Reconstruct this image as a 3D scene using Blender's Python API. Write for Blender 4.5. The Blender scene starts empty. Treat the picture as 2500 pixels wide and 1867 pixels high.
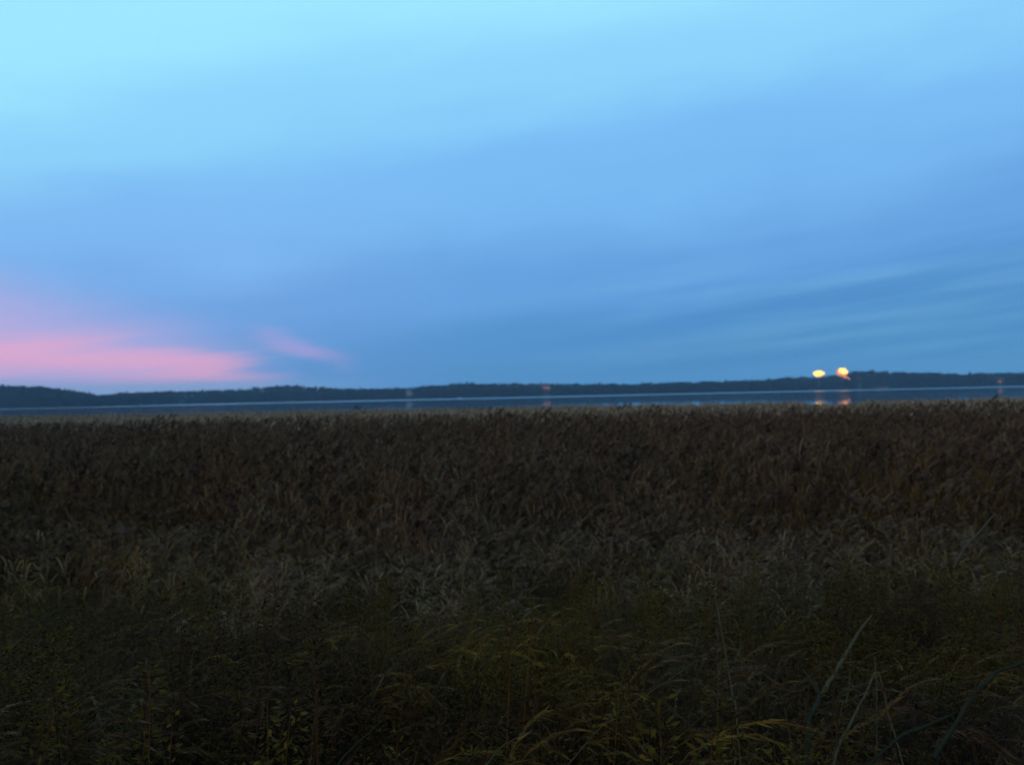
import bpy, math, random
import numpy as np
from mathutils import Vector, Matrix, Euler

random.seed(7)
rng = np.random.default_rng(7)
sc = bpy.context.scene
C = sc.collection
R = math.radians

# ------------------------------------------------------------------ camera
CAM_Z = 3.2
cd = bpy.data.cameras.new("camera")
cam = bpy.data.objects.new("camera", cd)
C.objects.link(cam)
cd.sensor_width = 36.0
cd.lens = 30.5
cd.clip_start = 0.05
cd.clip_end = 6000
ROLL = 1.25
PITCH = 0.75
cam.matrix_world = (Matrix.Translation((0, 0, CAM_Z)) @ Matrix.Rotation(R(90 + PITCH), 4, 'X') @ Matrix.Rotation(R(ROLL) * -1.0, 4, 'Z'))
cd.dof.use_dof = True
cd.dof.focus_distance = 2.3
cd.dof.aperture_fstop = 4.2
sc.camera = cam
CAM_M = cam.matrix_world.copy()
F_PX = 30.5 / 36.0 * 2500.0


def at(px, py, Y):
    """point of the plane y = Y that shows at photograph pixel (px, py)"""
    d = CAM_M.to_3x3() @ Vector(((px - 1250) / F_PX, -(py - 933.5) / F_PX, -1.0))
    return Vector((0, 0, CAM_Z)) + d * (Y / d.y)


# ------------------------------------------------------------------ colour management
vs = sc.view_settings
vs.view_transform = 'Standard'
vs.look = 'None'
vs.exposure = 0.0
vs.gamma = 1.0
vs.use_curve_mapping = False
sc.cycles.use_denoising = True
sc.cycles.max_bounces = 6
sc.cycles.diffuse_bounces = 3
sc.cycles.glossy_bounces = 2
sc.cycles.volume_bounces = 1
sc.cycles.transparent_max_bounces = 4
sc.cycles.sample_clamp_indirect = 3.0


def lin(c):
    return tuple(((v / 255) / 12.92 if v / 255 <= 0.04045 else ((v / 255 + 0.055) / 1.055) ** 2.4) for v in c) + (1.0,)


# ------------------------------------------------------------------ node helpers
class NT:
    def __init__(s, tree):
        s.t = tree
        s.n = tree.nodes
        s.l = tree.links

    def put(s, sock, v):
        if isinstance(v, bpy.types.NodeSocket):
            s.l.new(v, sock)
        elif v is not None:
            sock.default_value = v

    def math(s, op, a, b=None, c=None, clamp=False):
        m = s.n.new('ShaderNodeMath')
        m.operation = op
        m.use_clamp = clamp
        for i, v in enumerate((a, b, c)):
            if v is not None:
                s.put(m.inputs[i], v)
        return m.outputs[0]

    def mapr(s, v, a, b, c=0.0, d=1.0, smooth=True):
        m = s.n.new('ShaderNodeMapRange')
        m.interpolation_type = 'SMOOTHSTEP' if smooth else 'LINEAR'
        m.clamp = True
        for i, x in enumerate((v, a, b, c, d)):
            s.put(m.inputs[i], x)
        return m.outputs[0]

    def mix(s, f, a, b, mode='MIX'):
        m = s.n.new('ShaderNodeMix')
        m.data_type = 'RGBA'
        m.blend_type = mode
        m.clamp_factor = True
        s.put(m.inputs[0], f)
        s.put(m.inputs[6], a)
        s.put(m.inputs[7], b)
        return m.outputs[2]

    def ramp(s, v, stops, interp='EASE'):
        r = s.n.new('ShaderNodeValToRGB')
        r.color_ramp.interpolation = interp
        e = r.color_ramp.elements
        while len(e) > 1:
            e.remove(e[-1])
        e[0].position, e[0].color = stops[0]
        for p, c in stops[1:]:
            x = e.new(p)
            x.color = c
        s.put(r.inputs[0], v)
        return r.outputs[0]

    def noise(s, vec, scale, detail=3.0, rough=0.5, dist=0.0):
        n = s.n.new('ShaderNodeTexNoise')
        s.put(n.inputs['Vector'], vec)
        n.inputs['Scale'].default_value = scale
        n.inputs['Detail'].default_value = detail
        n.inputs['Roughness'].default_value = rough
        n.inputs['Distortion'].default_value = dist
        return n.outputs[0]

    def comb(s, x, y, z):
        n = s.n.new('ShaderNodeCombineXYZ')
        for i, v in enumerate((x, y, z)):
            s.put(n.inputs[i], v)
        return n.outputs[0]


# ------------------------------------------------------------------ world: dusk sky behind thin high cloud
SUN_EL, SUN_ROT = -1.5, -150.0
W = bpy.data.worlds.new("World")
sc.world = W
W.use_nodes = True
t = NT(W.node_tree)
for n in list(t.n):
    t.n.remove(n)
out = t.n.new('ShaderNodeOutputWorld')
bg = t.n.new('ShaderNodeBackground')
tc = t.n.new('ShaderNodeTexCoord')
sep = t.n.new('ShaderNodeSeparateXYZ')
t.l.new(tc.outputs['Generated'], sep.inputs[0])
dx, dy, dz = sep.outputs
hor = t.math('SQRT', t.math('MAXIMUM', t.math('ADD', t.math('MULTIPLY', dx, dx), t.math('MULTIPLY', dy, dy)), 1e-6))
el = t.math('ARCTAN2', dz, hor)                    # elevation, radians
az = t.math('ARCTAN2', dx, dy)                     # azimuth, 0 ahead, + to the right
# soft cloud sheets: long streaks, tilted
tilt = t.math('SUBTRACT', el, t.math('MULTIPLY', az, 0.10))
n1 = t.noise(t.comb(t.math('MULTIPLY', az, 0.9), t.math('MULTIPLY', tilt, 5.0), dz), 1.6, 3.0, 0.45)
n2 = t.noise(t.comb(t.math('MULTIPLY', az, 2.2), t.math('MULTIPLY', tilt, 34.0), 3.7), 1.3, 3.0, 0.5)
nn1 = t.math('SUBTRACT', n1, 0.5)
nn2 = t.math('SUBTRACT', n2, 0.5)
# left is lighter than right (afterglow)
azs = t.math('SINE', t.math('ADD', az, 0.0))
e2 = t.math('ADD', el, t.math('MULTIPLY', azs, -0.095))
e2 = t.math('ADD', e2, t.math('MULTIPLY', t.math('MAXIMUM', t.math('MULTIPLY', azs, -1.0), 0.0), 0.05))
e2 = t.math('ADD', e2, t.math('MULTIPLY', nn1, 0.16))
n3 = t.noise(t.comb(t.math('MULTIPLY', az, 5.0), t.math('MULTIPLY', tilt, 14.0), 8.0), 1.5, 6.0, 0.62)
e2 = t.math('ADD', e2, t.math('MULTIPLY', t.math('SUBTRACT', n3, 0.5), 0.045))
k = t.math('MULTIPLY', e2, 1.25)
HZ = 1.0
base = t.ramp(k, [
    (0.00, lin((84, 146, 198))),
    (0.07, lin((86, 148, 206))),
    (0.17, lin((102, 162, 224))),
    (0.30, lin((122, 186, 243))),
    (0.42, lin((140, 210, 251))),
    (0.56, lin((158, 230, 255))),
    (0.80, lin((150, 216, 246))),
    (1.00, lin((128, 190, 228)))])
# streaks low on the right
lowband = t.math('MULTIPLY', t.mapr(el, 0.0, 0.05), t.mapr(el, 0.20, 0.10))
rightm = t.mapr(az, -0.15, 0.45)
st = t.math('MULTIPLY', t.math('MULTIPLY', nn2, 0.95), t.math('MULTIPLY', lowband, rightm))
base = t.mix(t.math('MAXIMUM', st, 0.0), base, lin((150, 205, 232)))
base = t.mix(t.math('MAXIMUM', t.math('MULTIPLY', st, -1.6), 0.0), base, lin((50, 105, 178)))
# pale green-blue glow right on the horizon to the right
base = t.mix(t.math('MULTIPLY', t.mapr(el, 0.075, 0.0), t.mapr(az, 0.1, 0.6, 0.0, 0.2)), base, lin((96, 165, 200)))
# lilac cast on the left half
lil = t.math('MULTIPLY', t.math('MULTIPLY', t.mapr(el, 0.32, 0.12), t.mapr(az, 0.05, -0.35)), 0.17)
base = t.mix(lil, base, lin((150, 172, 232)))
# pink afterglow cloud: a wedge low on the left, thinning to a point
ptop = t.math('ADD', t.mapr(az, -0.18, -0.62, 0.020, 0.132, False), t.math('MULTIPLY', nn2, 0.02))
pink_soft = t.mapr(t.math('SUBTRACT', ptop, el), -0.05, 0.05)
pink_soft = t.math('MULTIPLY', pink_soft, t.mapr(az, -0.20, -0.40))
pcore = t.math('SUBTRACT', t.mapr(az, -0.27, -0.50, 0.028, 0.047, False), el)
pcore = t.math('ADD', pcore, t.math('MULTIPLY', nn2, 0.06))
core = t.math('SUBTRACT', 1.0, t.mapr(t.math('DIVIDE', t.math('ABSOLUTE', pcore), t.mapr(az, -0.25, -0.45, 0.019, 0.034)), 0.0, 1.0))
core = t.math('MULTIPLY', core, t.mapr(az, -0.225, -0.335))
wisp = t.math('ADD', t.math('SUBTRACT', el, 0.055), t.math('MULTIPLY', t.math('ADD', az, 0.236), 0.33))
wisp = t.math('SUBTRACT', 1.0, t.mapr(t.math('ABSOLUTE', t.math('ADD', wisp, t.math('MULTIPLY', nn2, 0.022))), 0.0, 0.019))
wisp = t.math('MULTIPLY', wisp, t.math('SUBTRACT', 1.0, t.mapr(t.math('ABSOLUTE', t.math('ADD', az, 0.236)), 0.0, 0.075)))
fadel = t.mapr(az, -1.9, -1.1)
base = t.mix(t.math('MULTIPLY', t.math('MULTIPLY', pink_soft, 0.72), fadel), base, lin((205, 178, 222)))
base = t.mix(t.math('MULTIPLY', t.math('MULTIPLY', core, 0.72), fadel), base, lin((240, 172, 205)))
base = t.mix(t.math('MULTIPLY', wisp, 0.38), base, lin((215, 165, 218)))
# grey blue gap under the pink
gap = t.math('MULTIPLY', t.mapr(el, 0.030, 0.014), t.mapr(az, -0.1, -0.3))
base = t.mix(t.math('MULTIPLY', gap, 0.8), base, lin((122, 163, 206)))
# clear sky beyond the cloud sheet
sky = t.n.new('ShaderNodeTexSky')
sky.sky_type = 'NISHITA'
sky.sun_disc = False
sky.sun_elevation = R(SUN_EL)
sky.sun_rotation = R(SUN_ROT)
skys = t.mix(1.0, sky.outputs[0], (0.1, 0.1, 0.1, 1), 'MULTIPLY')
base = t.mix(0.03, base, skys)
t.l.new(base, bg.inputs[0])
bg.inputs[1].default_value = 1.06
t.l.new(bg.outputs[0], out.inputs[0])

# last warm light of the sunken sun, from behind on the left, very weak and broad
sd = bpy.data.lights.new("afterglow_sun", 'SUN')
so = bpy.data.objects.new("afterglow_sun", sd)
C.objects.link(so)
sd.energy = 0.55
sd.angle = R(30)
sd.color = (1.0, 0.48, 0.26)
so.rotation_euler = Vector((0.5, 0.84, -0.22)).to_track_quat('-Z', 'Y').to_euler()


# ------------------------------------------------------------------ object helpers
def tag(o, label=None, cat=None, group=None, kind=None):
    if label: o['label'] = label
    if cat: o['category'] = cat
    if group: o['group'] = group
    if kind: o['kind'] = kind
    return o


def empty(name, loc, rz=0.0):
    o = bpy.data.objects.new(name, None)
    o.empty_display_size = 0.2
    o.location = loc
    o.rotation_euler = (0, 0, rz)
    C.objects.link(o)
    return o


class MB:
    """collects quads and triangles with a tone value and a material slot"""
    def __init__(s):
        s.v, s.f, s.t, s.m = [], [], [], []

    def add(s, vs_, fs, tone=0.5, mat=0):
        b = len(s.v)
        s.v += [tuple(p) for p in vs_]
        s.t += [tone] * len(vs_)
        for f in fs:
            s.f.append(tuple(i + b for i in f))
            s.m.append(mat)

    def tube(s, pts, rad, n=5, tone=0.5, mat=0, cap=True):
        pts = [Vector(p) for p in pts]
        if not hasattr(rad, '__len__'):
            rad = [rad] * len(pts)
        vs_, fs = [], []
        for i, p in enumerate(pts):
            d = (pts[min(i + 1, len(pts) - 1)] - pts[max(i - 1, 0)]).normalized()
            a = d.cross(Vector((0, 1, 0.13)))
            if a.length < 1e-3: a = d.cross(Vector((1, 0, 0)))
            a.normalize()
            b = d.cross(a)
            for k_ in range(n):
                th = 2 * math.pi * k_ / n
                vs_.append(p + (a * math.cos(th) + b * math.sin(th)) * rad[i])
        for i in range(len(pts) - 1):
            for k_ in range(n):
                k2 = (k_ + 1) % n
                fs.append((i * n + k_, i * n + k2, (i + 1) * n + k2, (i + 1) * n + k_))
        if cap:
            fs.append(tuple(range(n)))
            fs.append(tuple((len(pts) - 1) * n + k_ for k_ in reversed(range(n))))
        s.add(vs_, fs, tone, mat)

    def blade(s, pts, w, side, tone=0.5, mat=0):
        """flat tapering leaf along pts, with a slight fold"""
        vs_, fs = [], []
        n = len(pts)
        for i, p in enumerate(pts):
            q = i / (n - 1)
            ww = w * (0.45 + 1.1 * q) if q < 0.5 else w * 2.0 * (1 - q) + w * 0.02
            ww = min(ww, w)
            vs_.append(Vector(p) - side * ww * 0.5)
            vs_.append(Vector(p) + side * ww * 0.5)
        for i in range(n - 1):
            fs.append((2 * i, 2 * i + 1, 2 * i + 3, 2 * i + 2))
        s.add(vs_, fs, tone, mat)

    def box(s, x0, y0, z0, x1, y1, z1, tone=0.5, mat=0):
        v = [(x0, y0, z0), (x1, y0, z0), (x1, y1, z0), (x0, y1, z0), (x0, y0, z1), (x1, y0, z1), (x1, y1, z1), (x0, y1, z1)]
        s.add(v, [(3, 2, 1, 0), (4, 5, 6, 7), (0, 1, 5, 4), (1, 2, 6, 5), (2, 3, 7, 6), (3, 0, 4, 7)], tone, mat)

    def mesh(s, name, mats):
        me = bpy.data.meshes.new(name)
        me.from_pydata(s.v, [], s.f)
        for m in mats: me.materials.append(m)
        me.polygons.foreach_set('material_index', s.m)
        at_ = me.attributes.new('tone', 'FLOAT', 'POINT')
        at_.data.foreach_set('value', s.t)
        me.update()
        return me

    def build(s, name, mats, parent=None, smooth=False):
        if not isinstance(mats, (list, tuple)): mats = [mats]
        me = s.mesh(name, mats)
        if smooth: me.polygons.foreach_set('use_smooth', [True] * len(me.polygons))
        o = bpy.data.objects.new(name, me)
        C.objects.link(o)
        if parent: o.parent = parent
        return o


def mat(name, stops, rough=0.8, spec=0.2, use_tone=True, nscale=None, sub=0.0, per_instance=0.25, bump=0.0, alt=None, alt_scale=1.0, alt2=None):
    """plant / surface material: ramp over piece tone + noise + per-instance shift"""
    m = bpy.data.materials.new(name)
    m.use_nodes = True
    t = NT(m.node_tree)
    p = t.n['Principled BSDF']
    v = 0.5
    if use_tone:
        a = t.n.new('ShaderNodeAttribute')
        a.attribute_name = 'tone'
        v = a.outputs['Fac']
    if per_instance:
        oi = t.n.new('ShaderNodeObjectInfo')
        v = t.math('ADD', v, t.math('MULTIPLY', t.math('SUBTRACT', oi.outputs['Random'], 0.5), per_instance))
    if nscale:
        g = t.n.new('ShaderNodeNewGeometry')
        nz = t.noise(g.outputs['Position'], nscale, 4.0, 0.6)
        v = t.math('ADD', v, t.math('MULTIPLY', t.math('SUBTRACT', nz, 0.5), 0.9))
        if bump:
            b = t.n.new('ShaderNodeBump')
            b.inputs['Strength'].default_value = bump
            t.l.new(nz, b.inputs['Height'])
            t.l.new(b.outputs[0], p.inputs['Normal'])
    col = t.ramp(v, stops, 'LINEAR')
    if alt:
        # patches of another growth: multiply by a tint where slow noise is high
        g2 = t.n.new('ShaderNodeNewGeometry')
        n_a = t.noise(g2.outputs['Position'], alt_scale, 3.0, 0.55)
        col = t.mix(t.mapr(n_a, 0.46, 0.62), col, t.mix(1.0, col, alt, 'MULTIPLY'))
        if alt2:
            n_b = t.noise(t.comb(n_a, t.noise(g2.outputs['Position'], alt_scale * 1.7, 3.0, 0.5), 2.0), 3.0)
            n_b = t.noise(g2.outputs['Position'], alt_scale * 0.63, 3.0, 0.6)
            col = t.mix(t.mapr(n_b, 0.50, 0.66), col, t.mix(1.0, col, alt2, 'MULTIPLY'))
    t.l.new(col, p.inputs['Base Color'])
    p.inputs['Roughness'].default_value = rough
    p.inputs['Specular IOR Level'].default_value = spec
    return m


def rgb(r, g, b): return (r, g, b, 1.0)


M_reed = mat('dry_reed', [(0, rgb(.062, .030, .0145)), (.5, rgb(.135, .067, .033)), (1, rgb(.23, .122, .064))], nscale=0.22, rough=.95, spec=.05, alt=rgb(.74, .72, .50), alt_scale=.25, alt2=rgb(.95, .85, .7))
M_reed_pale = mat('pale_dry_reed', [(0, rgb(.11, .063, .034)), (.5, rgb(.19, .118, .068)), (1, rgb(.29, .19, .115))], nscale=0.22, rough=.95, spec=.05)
M_plume = mat('reed_plume', [(0, rgb(.030, .015, .010)), (.5, rgb(.075, .040, .025)), (1, rgb(.13, .073, .046))], nscale=0.3, rough=1, spec=.0)
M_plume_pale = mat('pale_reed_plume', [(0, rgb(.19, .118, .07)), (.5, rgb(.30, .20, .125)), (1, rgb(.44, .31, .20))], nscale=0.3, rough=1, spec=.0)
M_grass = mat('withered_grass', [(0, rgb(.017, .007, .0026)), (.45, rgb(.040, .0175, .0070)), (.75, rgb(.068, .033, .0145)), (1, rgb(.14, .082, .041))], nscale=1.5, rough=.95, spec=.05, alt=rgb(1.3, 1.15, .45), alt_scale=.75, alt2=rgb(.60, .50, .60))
M_herb = mat('yellowing_herb', [(0, rgb(.020, .0105, .0014)), (.5, rgb(.056, .0285, .003)), (1, rgb(.098, .050, .005))], nscale=0.9, rough=.95, spec=.05, alt=rgb(.6, .55, .8), alt_scale=.5)
M_stalk = mat('bleached_stalk', [(0, rgb(.045, .028, .013)), (1, rgb(.10, .065, .032))], nscale=14, per_instance=0, bump=.3, rough=.95, spec=.05)
M_moss = mat('mossy_bark', [(0, rgb(.014, .012, .007)), (1, rgb(.040, .035, .021))], nscale=22, per_instance=0, bump=.8, rough=1, spec=.0)
M_orange = mat('orange_leaf', [(0, rgb(.13, .05, .01)), (1, rgb(.26, .11, .018))], nscale=9, per_instance=0, spec=.05)
M_soil = mat('dark_soil', [(0, rgb(.018, .014, .008)), (1, rgb(.07, .055, .03))], use_tone=False, nscale=2.2, per_instance=0, bump=.5)
M_forest_floor = mat('forest_floor', [(0, rgb(.02, .022, .014)), (1, rgb(.05, .05, .03))], use_tone=False, nscale=.1, per_instance=0)
M_bark = mat('dark_bark', [(0, rgb(.03, .025, .02)), (1, rgb(.08, .065, .05))], nscale=2, per_instance=0.2)
M_crown = mat('far_crown', [(0, rgb(.014, .013, .009)), (.5, rgb(.026, .024, .017)), (1, rgb(.045, .040, .028))], nscale=.02, per_instance=0.4)
M_conif = mat('far_conifer', [(0, rgb(.010, .014, .008)), (.5, rgb(.017, .025, .014)), (1, rgb(.03, .042, .022))], nscale=.02, per_instance=0.4)


# ------------------------------------------------------------------ instanced "stuff": one self-contained object
def scatter(name, variants, mats, pts, rots, scls, picks, label, cat):
    """one mesh that holds the variants and the loose points; geometry nodes put a variant on each point"""
    V, F, T, K, MI = [], [], [], [], []
    for k_, mb in enumerate(variants):
        b = len(V)
        V += mb.v
        T += mb.t
        K += [k_ + 1] * len(mb.v)
        F += [tuple(i + b for i in f) for f in mb.f]
        MI += mb.m
    nv = len(V)
    V += [tuple(p) for p in pts]
    me = bpy.data.meshes.new(name)
    me.from_pydata(V, [], F)
    for m in mats: me.materials.append(m)
    me.polygons.foreach_set('material_index', MI)
    npnt = len(pts)
    a = me.attributes.new('tone', 'FLOAT', 'POINT'); a.data.foreach_set('value', T + [0.5] * npnt)
    a = me.attributes.new('kindno', 'INT', 'POINT'); a.data.foreach_set('value', K + [0] * npnt)
    a = me.attributes.new('pick', 'INT', 'POINT'); a.data.foreach_set('value', [0] * nv + [int(i) for i in picks])
    a = me.attributes.new('rot', 'FLOAT_VECTOR', 'POINT')
    r = np.zeros((nv + npnt, 3), dtype=np.float32); r[nv:] = rots
    a.data.foreach_set('vector', r.ravel())
    a = me.attributes.new('scl', 'FLOAT_VECTOR', 'POINT')
    r = np.ones((nv + npnt, 3), dtype=np.float32); r[nv:] = scls
    a.data.foreach_set('vector', r.ravel())
    me.update()
    o = bpy.data.objects.new(name, me)
    C.objects.link(o)
    g = bpy.data.node_groups.new(name + '_nodes', 'GeometryNodeTree')
    g.interface.new_socket('Geometry', in_out='INPUT', socket_type='NodeSocketGeometry')
    g.interface.new_socket('Geometry', in_out='OUTPUT', socket_type='NodeSocketGeometry')
    N, L = g.nodes, g.links
    gi, go = N.new('NodeGroupInput'), N.new('NodeGroupOutput')

    def attr(nm, ty):
        x = N.new('GeometryNodeInputNamedAttribute'); x.data_type = ty
        x.inputs['Name'].default_value = nm
        return x.outputs['Attribute']
    kn = attr('kindno', 'INT')

    def part(i):
        c = N.new('FunctionNodeCompare'); c.data_type = 'INT'; c.operation = 'EQUAL'
        L.new(kn, c.inputs[2]); c.inputs[3].default_value = i
        s_ = N.new('GeometryNodeSeparateGeometry'); s_.domain = 'POINT'
        L.new(gi.outputs[0], s_.inputs[0]); L.new(c.outputs[0], s_.inputs[1])
        return s_.outputs[0]
    g2i = N.new('GeometryNodeGeometryToInstance')
    for i in reversed(range(len(variants))): L.new(part(i + 1), g2i.inputs[0])
    iop = N.new('GeometryNodeInstanceOnPoints')
    L.new(part(0), iop.inputs['Points'])
    L.new(g2i.outputs[0], iop.inputs['Instance'])
    iop.inputs['Pick Instance'].default_value = True
    L.new(attr('pick', 'INT'), iop.inputs['Instance Index'])
    e2r = N.new('FunctionNodeEulerToRotation')
    L.new(attr('rot', 'FLOAT_VECTOR'), e2r.inputs[0])
    L.new(e2r.outputs[0], iop.inputs['Rotation'])
    L.new(attr('scl', 'FLOAT_VECTOR'), iop.inputs['Scale'])
    L.new(iop.outputs[0], go.inputs[0])
    md = o.modifiers.new('scatter', 'NODES')
    md.node_group = g
    return tag(o, label, cat, kind='stuff')


# ------------------------------------------------------------------ terrain
def fbm(x, y, s, seed=0):
    """cheap smooth pseudo noise, -1..1"""
    a = np.sin(x / s + seed * 1.7) * np.cos(y / s * 1.13 - seed) + 0.5 * np.sin(x / s * 2.3 + y / s * 1.9 + seed) + 0.25 * np.sin(x / s * 5.1 - y / s * 4.3 + seed * 3)
    return a / 1.75


def sstep(a, b, x):
    t_ = np.clip((x - a) / (b - a), 0, 1)
    return t_ * t_ * (3 - 2 * t_)


def ground(x, y):
    x = np.asarray(x, dtype=float); y = np.asarray(y, dtype=float)
    z = 1.62 - 1.42 * sstep(1.5, 13.5, y) - 0.75 * sstep(14, 60, y) - 1.5 * sstep(100, 160, y)
    z = z + 0.07 * fbm(x, y, 1.3, 2) + 0.05 * fbm(x, y, 0.45, 5)
    return z


# far shore: skyline measured in the photograph (pixel of a 2500 wide frame)
SKY_X = [-400, 0, 100, 200, 240, 300, 380, 500, 600, 660, 690, 780, 850, 1000, 1080, 1138, 1300, 1500, 1540, 1570, 1650, 1700, 1800, 1860, 1925, 1985, 2020, 2075, 2130, 2180, 2200, 2250, 2330, 2400, 2500, 2900]
SKY_Y = [946, 941, 944, 957, 964, 959, 955, 952, 947, 940, 938, 942, 948, 944, 937, 933, 934, 934, 937, 934, 931, 930, 927, 925, 918, 918, 917, 905, 902, 906, 907, 906, 910, 909, 908, 905]
_wx, _wz = [], []
for a_, b_ in zip(SKY_X, SKY_Y):
    p = at(a_, b_, 960.0)
    _wx.append(p.x); _wz.append(p.z)


def crest(x):
    return np.interp(x, _wx, _wz)


def shore_y(x):
    x = np.asarray(x, dtype=float)
    return 900 - 170 * sstep(-325, -362, x) + 10 * fbm(x, 0 * x, 90, 1) + 3 * fbm(x, 0 * x, 17, 4) + 0.00012 * (np.clip(np.abs(x) - 700, 0, None)) ** 2 * -1.0


TREE_H = 9.0


def hill_z(x, y):
    x = np.asarray(x, dtype=float); y = np.asarray(y, dtype=float)
    s_ = shore_y(x)
    d = y - s_
    top = np.maximum((crest(x * 960 / y) - CAM_Z) * np.clip(y, s_ + 75, 960) / 960 + CAM_Z - TREE_H, 1.2)
    return -1.5 + 2.0 * sstep(-6, 2, d) + (top - 0.5) * sstep(3, 80, d) + 0.4 * fbm(x, y, 30, 3) * sstep(5, 30, d)


def grid(name, xs, ys, zf, m, kind='structure'):
    X, Y = np.meshgrid(xs, ys)
    Z = zf(X, Y)
    v = np.stack([X.ravel(), Y.ravel(), Z.ravel()], 1)
    nx, ny = len(xs), len(ys)
    i = np.arange(nx - 1)[None, :] + (np.arange(ny - 1) * nx)[:, None]
    f = np.stack([i, i + 1, i + nx + 1, i + nx], -1).reshape(-1, 4)
    me = bpy.data.meshes.new(name)
    me.from_pydata(v.tolist(), [], f.tolist())
    me.polygons.foreach_set('use_smooth', [True] * len(f))
    me.materials.append(m)
    o = bpy.data.objects.new(name, me)
    C.objects.link(o)
    o['kind'] = kind
    return o


xs = np.unique(np.concatenate([np.linspace(-1590, -60, 30), np.linspace(-60, -12, 40), np.linspace(-12, 12, 120), np.linspace(12, 60, 40), np.linspace(60, 1590, 30)]))
ys = np.unique(np.concatenate([np.linspace(-290, -4, 12), np.linspace(-4, 20, 130), np.linspace(20, 170, 50), np.linspace(170, 690, 6)]))
grid('ground', xs, ys, ground, M_soil)
xs = np.linspace(-1590, 1590, 420)
ys = np.unique(np.concatenate([np.linspace(690, 700, 2), np.linspace(700, 1080, 110), np.linspace(1080, 1590, 10)]))
grid('hills', xs, ys, hill_z, M_forest_floor)

# ------------------------------------------------------------------ water
m = bpy.data.materials.new('lake_water')
m.use_nodes = True
t = NT(m.node_tree)
p = t.n['Principled BSDF']
p.inputs['Base Color'].default_value = rgb(.010, .018, .03)
p.inputs['IOR'].default_value = 1.33
p.inputs['Specular IOR Level'].default_value = 0.5
g = t.n.new('ShaderNodeNewGeometry')
sp = t.n.new('ShaderNodeSeparateXYZ')
t.l.new(g.outputs['Position'], sp.inputs[0])
nz = t.noise(t.comb(t.math('MULTIPLY', sp.outputs[0], 0.004), t.math('MULTIPLY', sp.outputs[1], 0.02), 0.0), 1.0, 3.0, 0.6)
# a breeze ruffles the water along the far shore, the rest lies calm
edge = t.math('ADD', sp.outputs[1], t.math('MULTIPLY', t.math('SUBTRACT', nz, 0.5), 260.0))
ruf = t.mapr(edge, 560.0, 700.0)
calm = t.mapr(nz, 0.35, 0.65, 0.022, 0.045)
rough = t.math('ADD', calm, t.math('MULTIPLY', ruf, 0.20))
t.l.new(rough, p.inputs['Roughness'])
M_water = m
mb = MB()
mb.add([(-1590, 13.0, 0), (1590, 13.0, 0), (1590, 1100, 0), (-1590, 1100, 0)], [(0, 1, 2, 3)])
w = mb.build('water', M_water)
w['kind'] = 'structure'

# ------------------------------------------------------------------ haze
mb = MB()
mb.box(-1640, -340, -5.5, 1640, 1640, 46)
m = bpy.data.materials.new('evening_haze')
m.use_nodes = True
t = NT(m.node_tree)
t.n.remove(t.n['Principled BSDF'])
pv = t.n.new('ShaderNodeVolumePrincipled')
pv.inputs['Color'].default_value = rgb(.45, .70, 1.0)
pv.inputs['Density'].default_value = 0.00022
t.l.new(pv.outputs[0], t.n['Material Output'].inputs['Volume'])
hz = mb.build('haze', m)
tag(hz, 'thin blue evening haze hanging over the lake and the far shore', 'haze', kind='stuff')


# ------------------------------------------------------------------ reeds
def reed(mb, bx, by, h, lean, r_, pm=1):
    """one reed: stem, hanging leaves, drooping feathery plume (mat 0 straw, mat 1 plume)"""
    th = r_.uniform(0, 2 * math.pi)
    top = Vector((bx + lean[0], by + lean[1], h))
    n = 4
    pts = []
    for i in range(n + 1):
        q = i / n
        pts.append(Vector((bx + lean[0] * q * q, by + lean[1] * q * q, h * q)))
    tone = r_.random()
    lm = 3 if pm == 2 else 0
    mb.tube(pts, [0.006, 0.0055, 0.005, 0.004, 0.0025], 3, tone, lm, False)
    for k_ in range(r_.randint(4, 7)):
        q = r_.uniform(0.3, 0.92)
        b = Vector((bx + lean[0] * q * q, by + lean[1] * q * q, h * q))
        a = r_.uniform(0, 2 * math.pi)
        d = Vector((math.cos(a), math.sin(a), 0))
        L = r_.uniform(.25, .5)
        up = r_.uniform(.5, 1.3)
        dr = r_.uniform(-.5, .3)
        lp = [b, b + d * L * .25 + Vector((0, 0, L * up * .6)), b + d * L * .5 + Vector((0, 0, L * up * .8)), b + d * L * .8 + Vector((0, 0, L * (up * .7 + dr)))]
        mb.blade(lp, r_.uniform(.012, .022), Vector((-d.y, d.x, 0.2)), min(1, tone + r_.uniform(-.2, .3)), lm)
    if r_.random() < (0.5 if pm == 1 else .7):
        a = r_.uniform(-0.9, 0.9)
        d = Vector((math.cos(a), math.sin(a), 0))
        L = r_.uniform(.22, .34)
        pt = r_.random()
        for k_ in range(13):
            q = k_ / 13
            b = top + d * L * q * .45 + Vector((0, 0, L * (q * .9 - q * q * .5)))
            a2 = a + r_.uniform(-1.3, 1.3)
            s2 = Vector((math.cos(a2), math.sin(a2), 0))
            l2 = L * (.45 * (1 - q) + .12)
            e = b + s2 * l2 * .6 + Vector((0, 0, r_.uniform(-.25, .5) * l2))
            w_ = Vector((-s2.y, s2.x, .6)) * .020
            mb.add([b - w_ * .4, b + w_, e], [(0, 1, 2)], min(1, max(0, pt + r_.uniform(-.3, .3))), pm)
            mb.add([b, b + w_ * .5 + Vector((0, 0, .02)), e + Vector((0, 0, -l2 * .4))], [(0, 1, 2)], pt, pm)


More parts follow.
